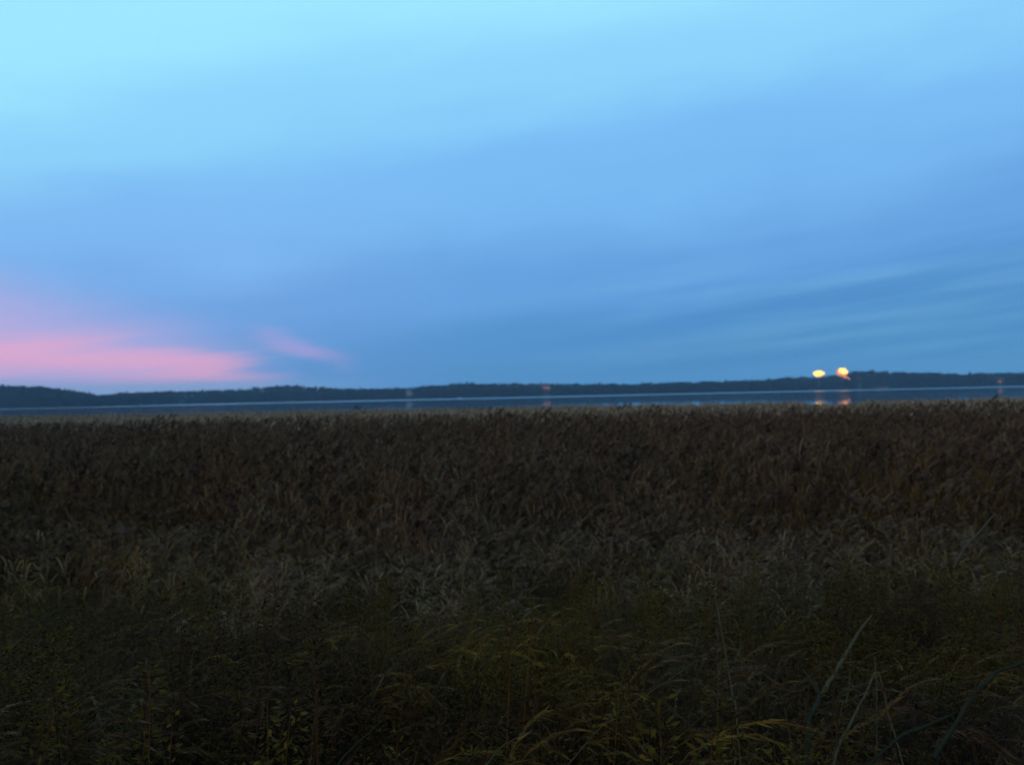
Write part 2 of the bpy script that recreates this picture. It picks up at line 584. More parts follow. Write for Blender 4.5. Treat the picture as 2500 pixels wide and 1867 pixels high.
def reed_clump(seed, n=24, rad=.45, hmin=1.55, hmax=2.15, pale=.3):
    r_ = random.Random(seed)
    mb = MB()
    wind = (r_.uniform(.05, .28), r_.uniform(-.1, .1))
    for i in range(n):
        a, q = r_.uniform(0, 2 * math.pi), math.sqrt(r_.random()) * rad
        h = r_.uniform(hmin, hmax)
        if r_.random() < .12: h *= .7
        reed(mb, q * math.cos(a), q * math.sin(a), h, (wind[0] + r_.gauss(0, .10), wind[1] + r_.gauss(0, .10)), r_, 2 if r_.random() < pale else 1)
    # a couple of snapped stems leaning through the clump
    for i in range(2):
        a, q = r_.uniform(0, 2 * math.pi), rad * .6
        b = Vector((q * math.cos(a), q * math.sin(a), 0))
        k0 = b + Vector((r_.gauss(0, .08), r_.gauss(0, .08), r_.uniform(.5, 1.1)))
        k1 = k0 + Vector((r_.gauss(0, .5), r_.gauss(0, .3), r_.uniform(-.3, .35)))
        mb.tube([b, k0, k1], [.006, .005, .003], 3, .9, 0, False)
    return mb


def reed_far(x):
    """far edge of the reed bed"""
    return 98 - 0.26 * x + 5 * fbm(x, x * 0, 9, 1) + 3 * fbm(x, x * 0, 3.1, 2)


def reed_front(x):
    return 13.2 + 1.9 * fbm(x, x * 0, 3.4, 6) + 0.7 * fbm(x, x * 0, 1.1, 7) + 0.02 * x


pts = []
y = 7.0
while y < 135:
    step = 0.42 if y < 28 else 0.5 + (y - 28) * 0.0045
    hw = y * 0.72 + 6
    n = int(2 * hw / step)
    xx = np.linspace(-hw, hw, n) + rng.uniform(-.5, .5, n) * step
    yy = y + rng.uniform(-.5, .5, n) * step
    keep = (yy > reed_front(xx) - rng.exponential(1.7, n)) & (yy < reed_far(xx) + rng.exponential(5.0, n) * (rng.random(n) < .5))
    pts.append(np.stack([xx[keep], yy[keep]], 1))
    y += step
pts = np.concatenate(pts)
N = len(pts)
print('reed clumps', N)
px_, py_ = pts[:, 0], pts[:, 1]
zz = ground(px_, py_) - 0.03
# height: top a fairly even sheet, patches taller and shorter
topz = 2.0 - 0.60 * sstep(18, 92, py_) + 0.09 * fbm(px_, py_, 4.0, 3) * sstep(120, 30, py_) + 0.08 * fbm(px_, py_, 11.0, 8) + rng.normal(0, .10, N)
sight = np.abs(px_ / py_ * F_PX + 1250 - 2025)
topz -= .20 * sstep(90, 40, sight) * sstep(45, 70, py_)
hgt = (topz - zz) / 1.98
front = np.clip((py_ - reed_front(px_)) / 3.0, 0, 1)
hgt *= 0.55 + 0.45 * sstep(-.25, .8, (py_ - reed_front(px_)) / 3.0)
scl = np.stack([np.full(N, 1.0), np.full(N, 1.0), hgt], 1)
rots = np.stack([rng.normal(0, .04, N), rng.normal(.02, .05, N), rng.normal(0, .9, N)], 1)
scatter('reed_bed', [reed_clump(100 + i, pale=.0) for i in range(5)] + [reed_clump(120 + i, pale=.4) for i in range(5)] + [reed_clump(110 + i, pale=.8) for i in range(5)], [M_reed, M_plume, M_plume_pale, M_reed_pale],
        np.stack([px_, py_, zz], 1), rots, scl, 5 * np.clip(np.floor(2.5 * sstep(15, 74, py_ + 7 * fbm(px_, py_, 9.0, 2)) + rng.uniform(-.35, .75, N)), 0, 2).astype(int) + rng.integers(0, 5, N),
        'wide bed of dry brown reeds with dark plumes standing along the near shore', 'reeds')


# ------------------------------------------------------------------ withered grass and herbs on the bank
def arch_pts(b, d, L, bend, n=6):
    """blade rising from b and bending over towards d"""
    out_ = []
    p = Vector(b)
    ang = R(86)
    st_ = L / n
    out_.append(p.copy())
    for i in range(n):
        p = p + (d * math.cos(ang) + Vector((0, 0, 1)) * math.sin(ang)) * st_
        ang -= bend / n * (0.4 + 1.2 * i / n)
        out_.append(p.copy())
    return out_


def grass_tuft(seed, n=72):
    r_ = random.Random(seed)
    mb = MB()
    for i in range(n):
        a, q = r_.uniform(0, 2 * math.pi), math.sqrt(r_.random()) * .15
        b = (q * math.cos(a), q * math.sin(a), -.02)
        az_ = r_.gauss(0.25, 1.35)
        d = Vector((math.cos(az_), math.sin(az_), 0))
        L = r_.uniform(.25, .72)
        bend = r_.uniform(1.2, 3.3)
        tone = min(1, max(0, r_.gauss(.42, .2)))
        P = arch_pts(b, d, L, bend)
        mb.blade(P, r_.uniform(.0018, .0045), Vector((-d.y, d.x, 0)), tone, 0)
    for i in range(4):                                   # flowering stems with loose nodding heads
        a = r_.uniform(0, 2 * math.pi)
        az_ = r_.gauss(.15, 1.1)
        d = Vector((math.cos(az_), math.sin(az_), 0))
        P = arch_pts((.08 * math.cos(a), .08 * math.sin(a), 0), d, r_.uniform(.45, .8), r_.uniform(1.6, 3.0), 7)
        mb.tube(P, [.0018] * 8, 3, .75, 0, False)
        for k_ in range(16):
            q = 4.6 + 2.4 * k_ / 16
            i0 = min(int(q), 6)
            b = P[i0].lerp(P[i0 + 1], q - i0)
            e = b + (P[i0 + 1] - P[i0]).normalized() * .05 + Vector((r_.gauss(0, .012), r_.gauss(0, .012), r_.gauss(-.012, .01)))
            w_ = Vector((-d.y, d.x, .5)) * .005
            mb.add([b - w_, b + w_, e], [(0, 1, 2)], min(1, max(0, r_.gauss(.75, .15))), 0)
    return mb


def herb(seed):
    """upright weed with many small yellowing leaves in fluffy side shoots"""
    r_ = random.Random(seed)
    mb = MB()
    for s_ in range(r_.randint(2, 4)):
        h = r_.uniform(.45, .8)
        lean = Vector((r_.gauss(.06, .08), r_.gauss(0, .08), h))
        b = Vector((r_.gauss(0, .05), r_.gauss(0, .05), 0))
        mb.tube([b, b + lean * .5 + Vector((.01, 0, 0)), b + lean], [.0025, .002, .001], 3, .6, 0, False)
        for k_ in range(190):
            q = r_.uniform(.2, 1.0)
            a = r_.uniform(0, 2 * math.pi)
            d = Vector((math.cos(a), math.sin(a), r_.uniform(-.3, .7)))
            rr = r_.uniform(.01, .11 * (1.15 - q))
            c = b + lean * q + d * rr
            e = c + d * r_.uniform(.010, .026)
            w_ = Vector((-math.sin(a), math.cos(a), r_.uniform(-.5, .5))) * .004
            mb.add([c, c.lerp(e, .5) + w_, e, c.lerp(e, .5) - w_], [(0, 1, 2, 3)], min(1, max(0, r_.gauss(.5, .25))), 1)
    return mb


def spread(y0, y1, step, hwf, hw0):
    P = []
    y = y0
    while y < y1:
        hw = max(y, 0) * hwf + hw0
        n = int(2 * hw / step)
        xx = np.linspace(-hw, hw, n) + rng.uniform(-.6, .6, n) * step
        yy = y + rng.uniform(-.6, .6, n) * step
        P.append(np.stack([xx, yy], 1))
        y += step
    return np.concatenate(P)


P = spread(0.9, 19.5, 0.17, .72, 2.2)
P = P[P[:, 1] < reed_front(P[:, 0]) + 3.2 - rng.exponential(1.2, len(P))]
patch = fbm(P[:, 0], P[:, 1], 1.1, 3) + .5 * fbm(P[:, 0], P[:, 1], .4, 1)
P = P[(patch > -0.62) | (P[:, 1] > 7)]
hollow = (np.abs(P[:, 0] / np.maximum(P[:, 1], .5) - .42) < .11) & (P[:, 1] < 3.1)
P = P[~(hollow & (rng.random(len(P)) < .7))]
N = len(P)
print('grass tufts', N)
nearfar = sstep(1.5, 10, P[:, 1])
sz = rng.uniform(.7, 1.15, N) * (0.95 - .22 * nearfar) * (1 + .22 * fbm(P[:, 0], P[:, 1], 1.7, 9))
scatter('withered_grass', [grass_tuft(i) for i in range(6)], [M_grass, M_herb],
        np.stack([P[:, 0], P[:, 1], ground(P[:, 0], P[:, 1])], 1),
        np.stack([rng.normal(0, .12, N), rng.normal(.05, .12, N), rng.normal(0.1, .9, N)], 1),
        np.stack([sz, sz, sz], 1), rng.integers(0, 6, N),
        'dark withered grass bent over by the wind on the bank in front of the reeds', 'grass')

P = spread(1.6, 15.5, 0.27, .72, 2.2)
patch = fbm(P[:, 0], P[:, 1], 1.6, 11) + .6 * fbm(P[:, 0], P[:, 1], .7, 4) + rng.normal(0, .3, len(P))
P = P[(patch > -.25) & (P[:, 1] < reed_front(P[:, 0]))]
N = len(P)
sz = rng.uniform(.75, 1.3, N) * (1 - .3 * sstep(4, 10, P[:, 1]))
scatter('yellowing_herbs', [herb(50 + i) for i in range(5)], [M_grass, M_herb],
        np.stack([P[:, 0], P[:, 1], ground(P[:, 0], P[:, 1]) - .02], 1),
        np.stack([rng.normal(0, .1, N), rng.normal(.05, .1, N), rng.uniform(0, 6.28, N)], 1),
        np.stack([sz, sz, sz * 1.05], 1), rng.integers(0, 5, N),
        'yellow green leafy weeds growing in patches through the withered grass', 'weeds')


# ------------------------------------------------------------------ far woods
def tree_mb(seed, kind, h=10.0, nleaf=260, under=0):
    r_ = random.Random(seed)
    tr, cr = MB(), MB()
    lean = Vector((r_.gauss(0, .3), r_.gauss(0, .3), 0))
    tr.tube([(0, 0, -.6), lean * .4 + Vector((0, 0, h * .45)), lean + Vector((0, 0, h * .93))], [h * .018 + .05, h * .012 + .03, .03], 5, .5, 0)
    if kind == 'conifer':
        for k_ in range(nleaf):
            q = r_.random() ** .8
            z = h * (.12 + .88 * q)
            rad = h * .17 * (1.04 - q) * r_.uniform(.6, 1.15)
            a = r_.uniform(0, 2 * math.pi)
            d = Vector((math.cos(a), math.sin(a), 0))
            c = lean * q + Vector((0, 0, z)) + d * rad * r_.uniform(.2, 1)
            e = c + d * r_.uniform(.3, .7) + Vector((0, 0, -r_.uniform(.15, .5)))
            w_ = Vector((-d.y, d.x, .2)) * r_.uniform(.15, .32)
            cr.add([c - w_, c + w_, e], [(0, 1, 2)], r_.random())
    else:
        limbs = []
        for k_ in range(11):
            q = r_.uniform(.25, .8)
            a = k_ * 2.4 + r_.uniform(-.4, .4)
            L = h * r_.uniform(.20, .36) * (1.15 - q * .5)
            b = lean * q + Vector((0, 0, h * q * .93))
            d = Vector((math.cos(a), math.sin(a), r_.uniform(.6, 1.3))).normalized()
            e = b + d * L
            tr.tube([b, b.lerp(e, .5) + Vector((0, 0, -.1)), e], [.11, .07, .025], 3, .5, 0, False)
            limbs.append((b, e))
        for k_ in range(nleaf):
            b, e = r_.choice(limbs)
            c = b.lerp(e, r_.uniform(.35, 1.12)) + Vector((r_.gauss(0, .65), r_.gauss(0, .65), r_.gauss(.1, .6)))
            s_ = r_.uniform(.16, .42) if kind == 'bare' else r_.uniform(.25, .55)
            v1 = Vector((r_.gauss(0, 1), r_.gauss(0, 1), r_.gauss(.5, 1))).normalized() * s_ * 1.5
            v2 = Vector((r_.gauss(0, 1), r_.gauss(0, 1), r_.gauss(0, 1))).normalized() * s_ * (.35 if kind == 'bare' else .8)
            cr.add([c - v1 * .5, c + v2, c + v1], [(0, 1, 2)], r_.random())
    for k_ in range(under):                              # brushwood at the foot
        a, q = r_.uniform(0, 6.28), math.sqrt(r_.random()) * h * .33
        c = Vector((q * math.cos(a), q * math.sin(a), h * r_.uniform(-.02, .30)))
        s_ = r_.uniform(.3, .6)
        v1 = Vector((r_.gauss(0, .6), r_.gauss(0, .6), 1)).normalized() * s_ * 1.6
        v2 = Vector((r_.gauss(0, 1), r_.gauss(0, 1), r_.gauss(0, .4))).normalized() * s_ * .7
        cr.add([c - v1 * .5, c + v2, c + v1], [(0, 1, 2)], r_.random())
    return tr, cr


def merged(tr, cr, cm):
    mb = MB()
    mb.add(tr.v, tr.f, .5, 0)
    b = len(mb.v)
    mb.v += cr.v; mb.t += cr.t
    mb.f += [tuple(i + b for i in f) for f in cr.f]; mb.m += [cm] * len(cr.f)
    return mb


variants = []
for i in range(4): variants.append(merged(*tree_mb(300 + i, 'bare', 10, 800, 170), 1))
for i in range(3): variants.append(merged(*tree_mb(400 + i, 'full', 10, 600, 170), 1))
for i in range(3): variants.append(merged(*tree_mb(500 + i, 'conifer', 11, 500), 2))

houses = [  # px, py(base), Y offset behind the shore; kept clear of trees in front
    (1000, 967, 14), (2099, 930, 62), (1330, 950, 34), (2441, 936, 30), (2148, 951, 2)]
lamps = [(1999, 913), (2054, 909)]


def woods(name, x0, x1, label):
    P = []
    for row in range(27 if x0 < -700 else 11):
        d = 2.0 + row * 8.5
        step = 3.6 + row * .12
        n = int((x1 - x0) / step)
        xx = np.linspace(x0, x1, n) + rng.uniform(-.5, .5, n) * step
        yy = shore_y(xx) + d + rng.uniform(-3.5, 3.5, n)
        P.append(np.stack([xx, yy], 1))
    P = np.concatenate(P)
    keep = np.ones(len(P), bool)
    if x0 == -700: keep &= (P[:, 0] > -345)
    for (hx, hy, off) in houses:
        c = at(hx, hy, 900 + off)
        Yh = float(shore_y(c.x)) + off
        xr = c.x / c.y * P[:, 1]
        keep &= ~((np.abs(P[:, 0] - xr) < 3.8) & (P[:, 1] < Yh + 9))
    for (lx, ly) in lamps:
        c = at(lx, ly, 925)
        keep &= ~((np.abs(P[:, 0] - c.x * P[:, 1] / c.y) < 7.5) & (P[:, 1] < 928) & (P[:, 1] > 908))
    P = P[keep]
    N = len(P)
    z = hill_z(P[:, 0], P[:, 1])
    # a crown must not rise above the wood's skyline
    lim = (crest(P[:, 0] * 960 / P[:, 1]) - CAM_Z) * P[:, 1] / 960 + CAM_Z
    want = np.minimum(TREE_H * rng.uniform(.82, 1.12, N), (lim - z) * rng.uniform(.78, 1.22, N))
    want = np.clip(want, 4.0, None)
    s_ = want / 10.0
    pick = np.where(rng.random(N) < .62, rng.integers(0, 4, N), rng.integers(4, 7, N))
    pick = np.where(rng.random(N) < .10, rng.integers(7, 10, N), pick)
    px = P[:, 0] / P[:, 1] * F_PX + 1250
    evergreen = (px > 2180) & (px < 2350)
    pick = np.where(evergreen & (rng.random(N) < .8), rng.integers(4, 7, N), pick)
    w_ = s_ * rng.uniform(1.1, 1.6, N)
    return scatter(name, variants, [M_bark, M_crown, M_conif], np.stack([P[:, 0], P[:, 1], z], 1),
                   np.stack([rng.normal(0, .03, N), rng.normal(0, .03, N), rng.uniform(0, 6.28, N)], 1),
                   np.stack([w_, w_, s_], 1), pick, label, 'woods')


woods('wood', -1000, -345, 'dark wood on the headland at the left end of the far shore')
woods('wood', -700, -60, 'low blue wood on the far shore under the pink cloud')
woods('wood', -60, 270, 'even line of far trees in the middle of the far shore')
woods('wood', 270, 1300, 'higher dark wood on the far shore around and right of the two bright lights')


def far_tree(px, py, off, kind, seed, label, name='deciduous_tree'):
    c = at(px, py, 900 + off)
    X = c.x
    Y = float(shore_y(X)) + off
    X = at(px, py, Y).x
    zt = at(px, py, Y).z
    zb = float(hill_z(X, Y))
    h = max(zt - zb, 6)
    tr, cr = tree_mb(seed, kind, h, 420)
    e = empty(name, (X, Y, zb))
    tr.build('trunk', M_bark, e)
    cr.build('crown', M_conif if kind == 'conifer' else M_crown, e)
    tag(e, label, 'tree', 'tallest trees on the far skyline')


for args in [
    (2096, 903, 30, 'bare', 1, 'bare tree rising from the far skyline just right of the right hand bright light'),
    (2131, 898, 44, 'bare', 2, 'tallest round topped bare tree on the far skyline right of the lights'),
    (2163, 903, 40, 'full', 3, 'dense tree on the far skyline where the high wood starts to drop'),
    (1925, 913, 40, 'bare', 4, 'bare tree standing proud of the far skyline left of the two lights'),
    (2026, 915, 34, 'full', 5, 'dark tree on the far shore between the two bright lights'),
    (1570, 931, 50, 'full', 6, 'rounded tree on the far skyline right of a dip in the treeline'),
    (1655, 927, 50, 'full', 7, 'broad tree on the far skyline midway between the reddish light and the two bright lights'),
    (1022, 943, 24, 'full', 10, 'tree beside the pale house on the far shore'),
]:
    far_tree(*args)

# ------------------------------------------------------------------ houses on the far shore
M_wall_w = mat('pale_boards', [(0, rgb(.26, .26, .25)), (1, rgb(.38, .37, .35))], use_tone=False, nscale=.8, per_instance=0)
M_wall_d = mat('dark_red_boards', [(0, rgb(.10, .03, .025)), (1, rgb(.18, .05, .04))], use_tone=False, nscale=.8, per_instance=0)
M_roof = mat('roof_tiles', [(0, rgb(.05, .045, .045)), (1, rgb(.11, .09, .08))], use_tone=False, nscale=1.5, per_instance=0)
M_frame = mat('white_frame', [(0, rgb(.6, .6, .6)), (1, rgb(.7, .7, .7))], use_tone=False, per_instance=0)


def emis(name, col, s_):
    m = bpy.data.materials.new(name)
    m.use_nodes = True
    p = m.node_tree.nodes['Principled BSDF']
    p.inputs['Base Color'].default_value = rgb(.06, .05, .04)
    p.inputs['Emission Color'].default_value = col
    p.inputs['Emission Strength'].default_value = s_
    return m


M_lit_red = emis('lit_window_red', rgb(1, .17, .07), 0.33)
M_lit_orange = emis('lit_window_orange', rgb(1, .33, .10), 0.42)
M_lit_dim = emis('lit_window_dim', rgb(1, .27, .16), 0.22)
M_dark_glass = mat('dark_glass', [(0, rgb(.03, .04, .05)), (1, rgb(.04, .05, .06))], use_tone=False, per_instance=0, rough=.1, spec=.5)


def house(px, py, off, L, D, wh, rh, wallm, glass, nwin, wz, ww, wht, label, name='house', rot=0.0):
    c = at(px, py, 900 + off)
    Y = float(shore_y(c.x)) + off
    c = at(px, py, Y)
    zb = c.z
    e = empty(name, (c.x, Y, zb), rot)
    gz = float(hill_z(c.x, Y))
    mb = MB(); mb.box(-L / 2, 0, min(gz - zb, 0) - 1.0, L / 2, D, 0); mb.build('foundation', M_roof, e)
    mb = MB(); mb.box(-L / 2 + .05, .05, 0, L / 2 - .05, D - .05, wh)
    mb.add([(-L / 2 + .05, .05, wh), (-L / 2 + .05, D - .05, wh), (-L / 2 + .05, D / 2, wh + rh)], [(0, 1, 2)])
    mb.add([(L / 2 - .05, .05, wh), (L / 2 - .05, D - .05, wh), (L / 2 - .05, D / 2, wh + rh)], [(2, 1, 0)])
    mb.build('wall', wallm, e)
    mb = MB()
    o_, th = .45, .18
    for sgn in (0, 1):
        y0, y1 = (-o_, D / 2) if sgn == 0 else (D + o_, D / 2)
        z0, z1 = wh - o_ * rh / (D / 2), wh + rh
        v = [(-L / 2 - o_, y0, z0 + .02), (L / 2 + o_, y0, z0 + .02), (L / 2 + o_, y1, z1 + .02), (-L / 2 - o_, y1, z1 + .02)]
        v += [(a, b, c_ + th) for a, b, c_ in v]
        mb.add(v, [(3, 2, 1, 0), (4, 5, 6, 7), (0, 1, 5, 4), (1, 2, 6, 5), (2, 3, 7, 6), (3, 0, 4, 7)])
    rf = mb.build('roof', M_roof, e)
    mb = MB(); mb.box(L * .18, D * .40, wh + rh * .5, L * .18 + .7, D * .40 + .7, wh + rh + 1.0); mb.build('chimney', M_wall_d, rf)
    for i in range(nwin):
        x = -L / 2 + L * (i + .5) / nwin
        mb = MB()
        x0, x1, z0, z1, f_ = x - ww / 2, x + ww / 2, wz, wz + wht, .09
        for b in ((x0 - f_, z0 - f_, x1 + f_, z0), (x0 - f_, z1, x1 + f_, z1 + f_), (x0 - f_, z0, x0, z1), (x1, z0, x1 + f_, z1), (x - .03, z0, x + .03, z1)):
            mb.box(b[0], -.04, b[1], b[2], .06, b[3])
        wn = mb.build('window', M_frame, e)
        mb = MB(); mb.box(x0, .0, z0, x1, .03, z1); mb.build('pane', glass, wn)
    mb = MB(); mb.box(L / 2 - 1.5, -.03, .05, L / 2 - .6, .04, 2.05); mb.build('door', wallm if glass is M_dark_glass else M_frame, e)
    return tag(e, label, 'house', 'houses along the far shore')


house(1000, 966, 14, 8, 7, 5.2, 2.6, M_wall_w, M_dark_glass, 3, 1.2, 1.0, 1.4, 'pale house at the water on the far shore below the dip in the hills')
house(2099, 930, 62, 7, 6, 3.0, 2.2, M_wall_w, M_dark_glass, 3, .9, .9, 1.2, 'small pale house among the trees right of the two bright lights')
house(1330, 951, 34, 12, 7, 3.2, 2.4, M_wall_d, M_lit_red, 4, 1.1, 2.3, 1.7, 'house in the middle of the far shore with a row of reddish lit windows')
house(2441, 938, 30, 11, 7, 4.4, 2.4, M_wall_d, M_lit_orange, 3, 1.5, 2.2, 2.4, 'house near the right end of the far shore with orange lit windows')
house(2148, 951, 2, 18, 6, 2.6, 1.4, M_wall_d, M_lit_dim, 6, .5, 2.1, 1.1, 'long low boathouse at the waterline with faint reddish lit windows', 'boathouse')

# small white boat at the far shore
c = at(1123, 969, 900)
Yb = float(shore_y(c.x)) - 5
c = at(1123, 969, Yb)
e = empty('rowing_boat', (c.x, Yb, 0), R(8))
mb = MB()
secs = [(-2.4, .05, .75), (-1.7, .55, .62), (0, .8, .52), (1.5, .75, .55), (2.1, .6, .6)]
vs_, fs = [], []
for (x, w_, h) in secs:
    vs_ += [(x, -w_, h), (x, -w_ * .65, -.1), (x, w_ * .65, -.1), (x, w_, h), (x, w_ * .9, h), (x, w_ * .55, .05), (x, -w_ * .55, .05), (x, -w_ * .9, h)]
for i in range(len(secs) - 1):
    for k_ in range(8):
        fs.append((i * 8 + k_, i * 8 + (k_ + 1) % 8, (i + 1) * 8 + (k_ + 1) % 8, (i + 1) * 8 + k_))
fs += [tuple(range(8)), tuple(32 + k_ for k_ in range(8))]
mb.add(vs_, fs)
mb.build('hull', M_frame, e)
for x in (-1.0, .6):
    mb = MB(); mb.box(x, -.66, .36, x + .28, .66, .41); mb.build('thwart', M_wall_d, e)
tag(e, 'small white rowing boat moored at the far shore right of the pale house', 'boat')

# ------------------------------------------------------------------ the two bright lights: floodlight masts
M_lamp = emis('sodium_lamp', rgb(1.0, .58, .12), 2.3)
M_bloom_dim = emis('sodium_bloom_low', rgb(1.0, .30, .10), 0.8)  # extra dim globes stand in for the orange edge of the bloom
M_steel = mat('grey_steel', [(0, rgb(.2, .2, .2)), (1, rgb(.35, .35, .35))], use_tone=False, nscale=3, per_instance=0)


def ball_mb(c, r, cut=0.0, n=10, m_=6):
    mb = MB()
    vs_, fs = [], []
    for j in range(m_ + 1):
        ph = math.pi * j / m_
        for i in range(n):
            th = 2 * math.pi * i / n
            vs_.append((c[0] + r * math.sin(ph) * math.cos(th), c[1] + r * math.sin(ph) * math.sin(th), c[2] + r * math.cos(ph)))
    for j in range(m_):
        for i in range(n):
            i2 = (i + 1) % n
            fs.append((j * n + i, (j + 1) * n + i, (j + 1) * n + i2, j * n + i2))
    mb.add(vs_, fs)
    return mb


def mast(px, py, off, globes, label, seed):
    r_ = random.Random(seed)
    c = at(px, py, 900 + off)
    Y = float(shore_y(c.x)) + off
    c = at(px, py, Y)
    gz = float(hill_z(c.x, Y))
    e = empty('lamp_mast', (c.x, Y, gz))
    H = c.z - gz
    mb = MB(); mb.tube([(0, 0, -.5), (0, 0, H * .5), (0, 0, H + 2.0)], [.28, .2, .12], 8); mb.build('pole', M_steel, e)
    for (gx, gz_, r, dim) in globes:
        gx, gz_, r = gx * 1.18, gz_ * 1.25, r * 1.28
        gy = r_.uniform(-.8, .8)
        p1 = Vector((gx, gy, H + gz_))
        mb = MB(); mb.tube([(0, 0, H + gz_ * .6 - .3), (gx * .5, gy * .5, p1.z - .5), (p1.x, p1.y, p1.z - r * .8)], .06, 5)
        mb.build('arm', M_steel, e)
        g_ = ball_mb(p1, r).build('lamp_bloom_globe', M_bloom_dim if dim else M_lamp, e, True)
        mb = MB(); mb.tube([(p1.x, p1.y, p1.z + r * .97), (p1.x, p1.y, p1.z + r * 1.12)], [r * .35, r * .1], 8); mb.build('lamp_cap', M_steel, g_)
    return tag(e, label, 'light', 'bright lamp masts on the far shore')


# globes round the lamp crown, in metres, outsized to build the lamps' bloom as shape
mast(1999, 912, 24, [(-3.6, .2, 1.5, 0), (-1.2, 1.0, 1.6, 0), (1.4, 1.2, 1.5, 0), (3.6, .2, 1.4, 0), (-2.0, -1.0, 1.4, 0), (.6, -.9, 1.5, 0), (2.9, -1.9, .9, 1), (-.6, -2.4, 1.0, 1)],
     'left one of the two bright yellow lights above the far trees', 1)
mast(2056, 908, 24, [(-.4, 1.6, 1.7, 0), (2.1, 1.6, 1.7, 0), (3.2, -.1, 1.6, 0), (.9, -.2, 1.7, 0), (-1.6, 2.0, 1.2, 0), (-2.2, .4, 1.3, 0), (-4.2, .8, 1.3, 1), (-4.0, -1.4, 1.3, 1), (-1.6, -2.2, 1.5, 1), (.8, -2.9, 1.4, 1), (3.0, -3.0, 1.1, 1), (2.2, -4.6, .9, 1), (4.6, -4.9, .8, 1), (6.2, -5.9, .7, 1)],
     'right one of the two bright lights, larger and with an orange lower edge', 2)


# ------------------------------------------------------------------ single plants that stand out
def gpoint(px, py, lo=1.2, hi=60):
    """where the sight line through a pixel meets the bank"""
    d = CAM_M.to_3x3() @ Vector(((px - 1250) / F_PX, -(py - 933.5) / F_PX, -1.0))
    o_ = Vector((0, 0, CAM_Z))
    s_ = lo
    while s_ < hi:
        p = o_ + d * s_
        if p.z < float(ground(p.x, p.y)): return p
        s_ *= 1.01
    return o_ + d * hi


def tall_reed_tuft(px, py, Y, seed, label, h_extra=0.0, n=14):
    top = at(px, py - 7, Y)
    zb = float(ground(top.x, Y))
    h = max(top.z - zb, 1.2)
    r_ = random.Random(seed)
    e = empty('reed_tuft', (top.x, Y, zb))
    ms, mp = MB(), MB()
    tmp = MB()
    for i in range(n):
        reed(tmp, r_.gauss(0, .14), r_.gauss(0, .14), h * r_.uniform(.86, 1.0), (r_.gauss(.12, .12), r_.gauss(0, .1)), r_)
    for mbx, mi in ((ms, 0), (mp, 1)):
        mbx.v, mbx.t = list(tmp.v), list(tmp.t)
        idx = [i for i, m_ in enumerate(tmp.m) if m_ == mi]
        used = sorted({v for i in idx for v in tmp.f[i]})
        mp_ = {v: k_ for k_, v in enumerate(used)}
        mbx.v = [tmp.v[v] for v in used]; mbx.t = [tmp.t[v] * (.4 if mi else 1) for v in used]
        mbx.f = [tuple(mp_[v] for v in tmp.f[i]) for i in idx]; mbx.m = [0] * len(idx)
    tag(ms.build('stems', M_reed, e), kind='stuff'); tag(mp.build('plumes', M_plume, e), kind='stuff')
    tag(e, label, 'reed tuft', 'taller dark tufts at the top of the reed bed')


for a_ in [
    (1190, 1006, 34, 1, 'tall dark reed tuft rising above the reed bed left of the picture centre line'),
    (1231, 1008, 30, 2, 'broad dark reed tuft above the reed bed under the middle of the far shore'),
    (1321, 1002, 38, 3, 'small dark reed tuft straight below the reddish lit house'),
    (1504, 994, 34, 4, 'dark reed tuft above the reeds between the reddish lights and the two bright lights'),
    (870, 1001, 34, 5, 'dark reed tuft above the reeds left below the pale house'),
    (1590, 1000, 30, 6, 'leaning dark reed tuft in the middle of the right half of the reed bed'),
    (2417, 970, 42, 7, 'dark tuft sticking up against the water near the right end of the reed bed'),
    (560, 1020, 32, 8, 'dark reed tuft below the hump of the far wood at the left'),
    (400, 1026, 28, 9, 'dark plumed reed tuft at the left of the reed bed'),
]:
    tall_reed_tuft(*a_)


def organic(P, rads, scale=.62):
    """smooth the course of a stalk, add knots and small kinks"""
    r_ = random.Random(int(P[0].x * 1000) + len(P))
    Q, RR = [], []
    for i in range(len(P) - 1):
        a, b = P[max(i - 1, 0)], P[i]
        c, d = P[i + 1], P[min(i + 2, len(P) - 1)]
        for k_ in range(5):
            t_ = k_ / 5
            q = .5 * ((2 * b) + (c - a) * t_ + (2 * a - 5 * b + 4 * c - d) * t_ * t_ + (3 * b - a - 3 * c + d) * t_ ** 3)
            rr = rads[i] * (1 - t_) + rads[i + 1] * t_
            knot = 1.2 if k_ == 2 else 1.0
            Q.append(q + Vector((r_.gauss(0, 1), r_.gauss(0, 1), r_.gauss(0, 1))) * rr * .13)
            RR.append(rr * scale * knot * r_.uniform(.88, 1.1))
    Q.append(P[-1]); RR.append(rads[-1] * .5)
    return Q, RR


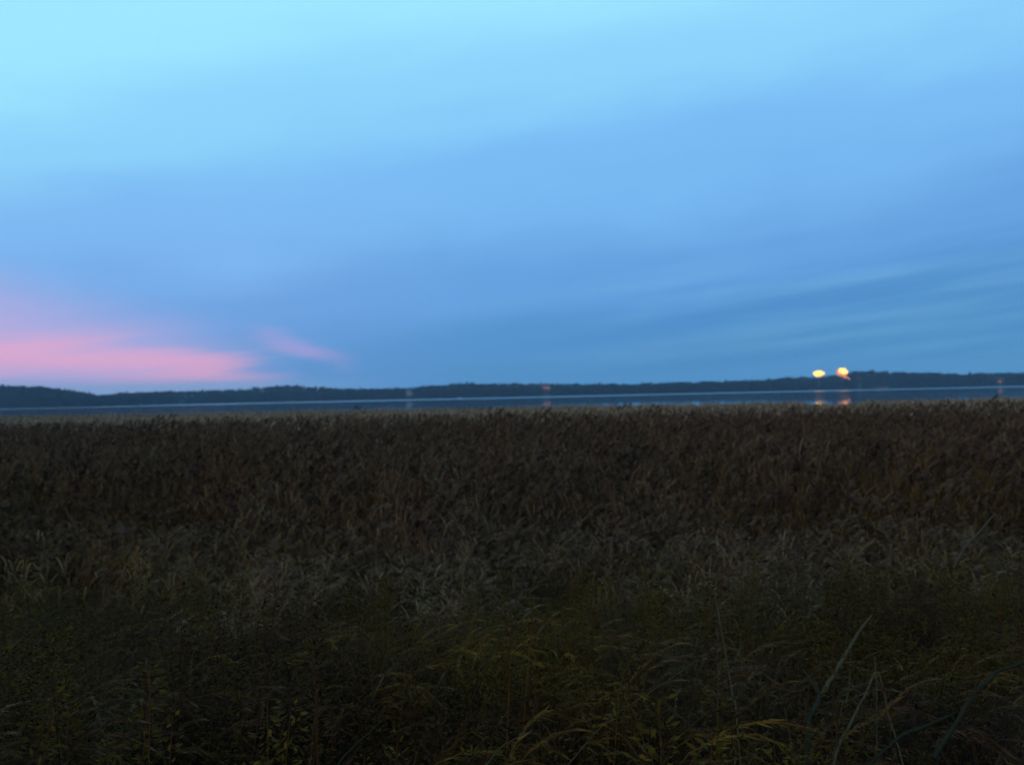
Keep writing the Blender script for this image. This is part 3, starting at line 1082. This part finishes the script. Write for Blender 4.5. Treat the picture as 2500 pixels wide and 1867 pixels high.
def stalk(name, cat, label, pix, rads, m=None, ytop=None, parts=None, Y=None, group=None):
    """a stalk that follows photograph pixels at real distances: pix = [(px, py, Y), ...] root first"""
    P = [at(*q) for q in pix]
    root = P[0]
    back = (P[0] - P[1]).normalized()
    q = root.copy()
    for _ in range(60):
        if q.z < float(ground(q.x, q.y)): break
        back = (back + Vector((0, 0, -.10))).normalized()
        q = q + back * .03
    base = q if q.z < float(ground(q.x, q.y)) + .05 else Vector((root.x, root.y, float(ground(root.x, root.y)) - .03))
    root = root if root.z > base.z + .05 else base
    e = empty(name, base)
    if name in ('mossy_stick', 'fallen_stalk', 'broad_reed', 'grass_blade'):   # lies on the matted grass, butt end sunk into it
        b0 = (P[0] - P[1]).normalized()
        P = [P[0] + (b0 + Vector((0, 0, -.25))).normalized() * .28] + P
    elif root.z > base.z + .05:
        P = [base] + P
    if len(rads) < len(P): rads = [rads[0]] + list(rads)
    mb = MB(); mb.tube(*organic([p - base for p in P], rads), 6)
    mb.build('stem' if cat != 'branch' else 'limb', m or M_stalk, e, True)
    tag(e, label, cat, group)
    return e, base


def leaf_on(e, base, pix, w, m=None):
    P = [at(*q) - base for q in pix]
    mb = MB()
    d = (P[-1] - P[0]).normalized()
    side = d.cross(Vector((0, 1, .3))).normalized()
    mb.blade(P, w, side, .9)
    return mb.build('leaf', m or M_stalk, e)


G = 'loose pale stalks among the grass at the lower right'
stalk('bent_reed', 'stalk', 'thick pale reed stalk rising from the bottom edge, bent sharply over at its top', [(2030, 1890, 2.55), (2080, 1760, 2.75), (2110, 1700, 2.85), (2143, 1640, 2.95), (2170, 1748, 2.85), (2190, 1810, 2.8), (2210, 1885, 2.7)], [.007, .007, .0065, .006, .0055, .005, .004], group=G)
e, b = stalk('curved_reed', 'stalk', 'thin curved stalk standing just left of the sharply bent pale reed', [(2050, 1752, 3.0), (2066, 1712, 3.05), (2074, 1660, 3.1), (2078, 1585, 3.15)], [.0035, .0035, .003, .002], group=G)
stalk('upright_stalk', 'stalk', 'thin upright stalk crossing the bent reed near its top', [(2140, 1760, 2.8), (2141, 1700, 2.9), (2138, 1640, 3.0), (2134, 1600, 3.05)], [.003, .003, .003, .002], group=G)
# forked mossy branch
e, b = stalk('forked_branch', 'branch', 'broken grey green mossy branch forking upwards out of the grass left of the bent reed', [(1972, 1800, 2.75), (1985, 1740, 2.85), (2002, 1694, 2.9)], [.020, .017, .015, .013], M_moss)
for pix, rr in (([(2002, 1696, 2.9), (1982, 1664, 2.95), (1960, 1632, 3.0)], [.013, .011, .006]),
                ([(2002, 1696, 2.9), (2040, 1640, 3.0), (2068, 1590, 3.1), (2095, 1545, 3.2), (2128, 1500, 3.3)], [.012, .011, .010, .008, .005])):
    mb = MB(); mb.tube(*organic([at(*q) - b for q in pix], rr), 6)
    mb.build('fork', M_moss if rr[-1] > .0055 else M_stalk, e, True)
stalk('leaning_stalk', 'stalk', 'long slender stalk standing almost upright left of the forked branch', [(1800, 1765, 2.9), (1790, 1700, 3.0), (1776, 1620, 3.1), (1758, 1520, 3.3), (1742, 1428, 3.5)], [.005, .005, .0045, .004, .003], group=G)
G2 = 'long thin stalks lying slantwise over the grass'
stalk('fallen_stalk', 'stalk', 'long thin pale stalk slanting up towards the right in the lower middle of the grass', [(1471, 1770, 2.9), (1552, 1712, 3.05), (1634, 1658, 3.2), (1705, 1608, 3.35)], [.003, .003, .0028, .002], group=G2)
stalk('fallen_stalk', 'stalk', 'long thin dark green stalk slanting across the centre of the foreground', [(1200, 1590, 3.6), (1240, 1525, 3.8), (1290, 1490, 4.0), (1372, 1416, 4.3)], [.0035, .0035, .003, .002], M_moss, group=G2)
stalk('fallen_stalk', 'stalk', 'pair forming stalk slanting out of the bottom edge below the centre of the grass', [(815, 1880, 2.45), (870, 1815, 2.6), (940, 1752, 2.8)], [.004, .004, .002], M_moss, group=G2)
stalk('fallen_stalk', 'stalk', 'short thin stalk slanting low over the dark hollow at the bottom middle', [(1212, 1836, 2.6), (1252, 1806, 2.7), (1300, 1781, 2.8)], [.003, .003, .002], group=G2)
stalk('fallen_stalk', 'stalk', 'nearly flat thin stalk at the bottom edge left of the bent reed', [(1700, 1868, 2.5), (1780, 1856, 2.55), (1850, 1838, 2.6)], [.003, .003, .002], group=G2)
stalk('mossy_stick', 'stick', 'grey green stick pointing out of the frame at the right edge', [(2376, 1700, 2.9), (2410, 1665, 2.95), (2440, 1636, 3.0), (2520, 1612, 3.1)], [.012, .012, .010, .006], M_moss)
stalk('mossy_stick', 'stick', 'low greenish stick lying slantwise right of the bent reed', [(2195, 1800, 2.7), (2260, 1772, 2.8), (2335, 1738, 2.9)], [.009, .009, .005], M_moss)
stalk('broad_reed', 'stalk', 'pale broad reed leaning right in front of the reed bed at the right', [(2355, 1336, 6.4), (2385, 1305, 6.6), (2430, 1252, 6.9)], [.014, .014, .006], group=G2)
stalk('twig', 'twig', 'thin dark forked twig in the left middle of the reed bed', [(562, 1194, 14.0), (546, 1176, 14.0), (528, 1147, 14.0)], [.010, .008, .004], M_moss)
e, b = stalk('grass_blade', 'grass blade', 'bright broad grass blade arching up to the right at the left edge', [(60, 1552, 3.5), (110, 1522, 3.6)], [.003, .003, .002])
leaf_on(e, b, [(70, 1545, 3.5), (115, 1518, 3.6), (145, 1500, 3.65), (170, 1495, 3.7)], .014)
leaf_on(e, b, [(60, 1548, 3.5), (110, 1505, 3.6), (160, 1478, 3.7), (195, 1462, 3.8)], .008)
e, b = stalk('grass_blade', 'grass blade', 'short bright grass blade lying flat in the lower left part of the grass', [(282, 1654, 2.9), (296, 1650, 2.9)], [.002, .002, .001])
leaf_on(e, b, [(282, 1654, 2.9), (300, 1649, 2.9), (318, 1643, 2.95)], .010)
e, b = stalk('arching_reed', 'reed', 'pale arching reed leaf at the front of the reed bed right of centre', [(1480, 1230, 15), (1478, 1205, 15), (1472, 1186, 15), (1460, 1175, 15), (1444, 1171, 15)], [.012, .011, .010, .008, .004])

# small orange leaved plant at the right
c = gpoint(2436, 1640)
e = empty('orange_plant', (c.x, c.y, float(ground(c.x, c.y))))
r_ = random.Random(5)
top = at(2434, 1560, c.y)
H = max(top.z - e.location.z, .25)
mb = MB(); mb.tube([(0, 0, 0), (.02, 0, H * .5), (top.x - c.x, 0, H)], [.004, .003, .0015], 5); st_ = mb.build('stem', M_bark, e)
for k_ in range(22):
    q = r_.uniform(.35, 1)
    a = r_.uniform(0, 6.28)
    d = Vector((math.cos(a), math.sin(a), r_.uniform(-.2, .7)))
    c0 = Vector(((top.x - c.x) * q, 0, H * q)) + d * .012
    e1 = c0 + d * r_.uniform(.04, .07)
    w_ = Vector((-d.y, d.x, .2)) * .013
    m1, m2 = c0.lerp(e1, .35), c0.lerp(e1, .7)
    mb = MB(); mb.add([c0, m1 + w_, m2 + w_ * .7, e1, m2 - w_ * .7, m1 - w_], [(0, 1, 2, 5), (5, 2, 4), (2, 3, 4)], r_.random())
    mb.build('leaf', M_orange, e)
tag(e, 'small plant with orange leaves above the stick at the right edge', 'plant')
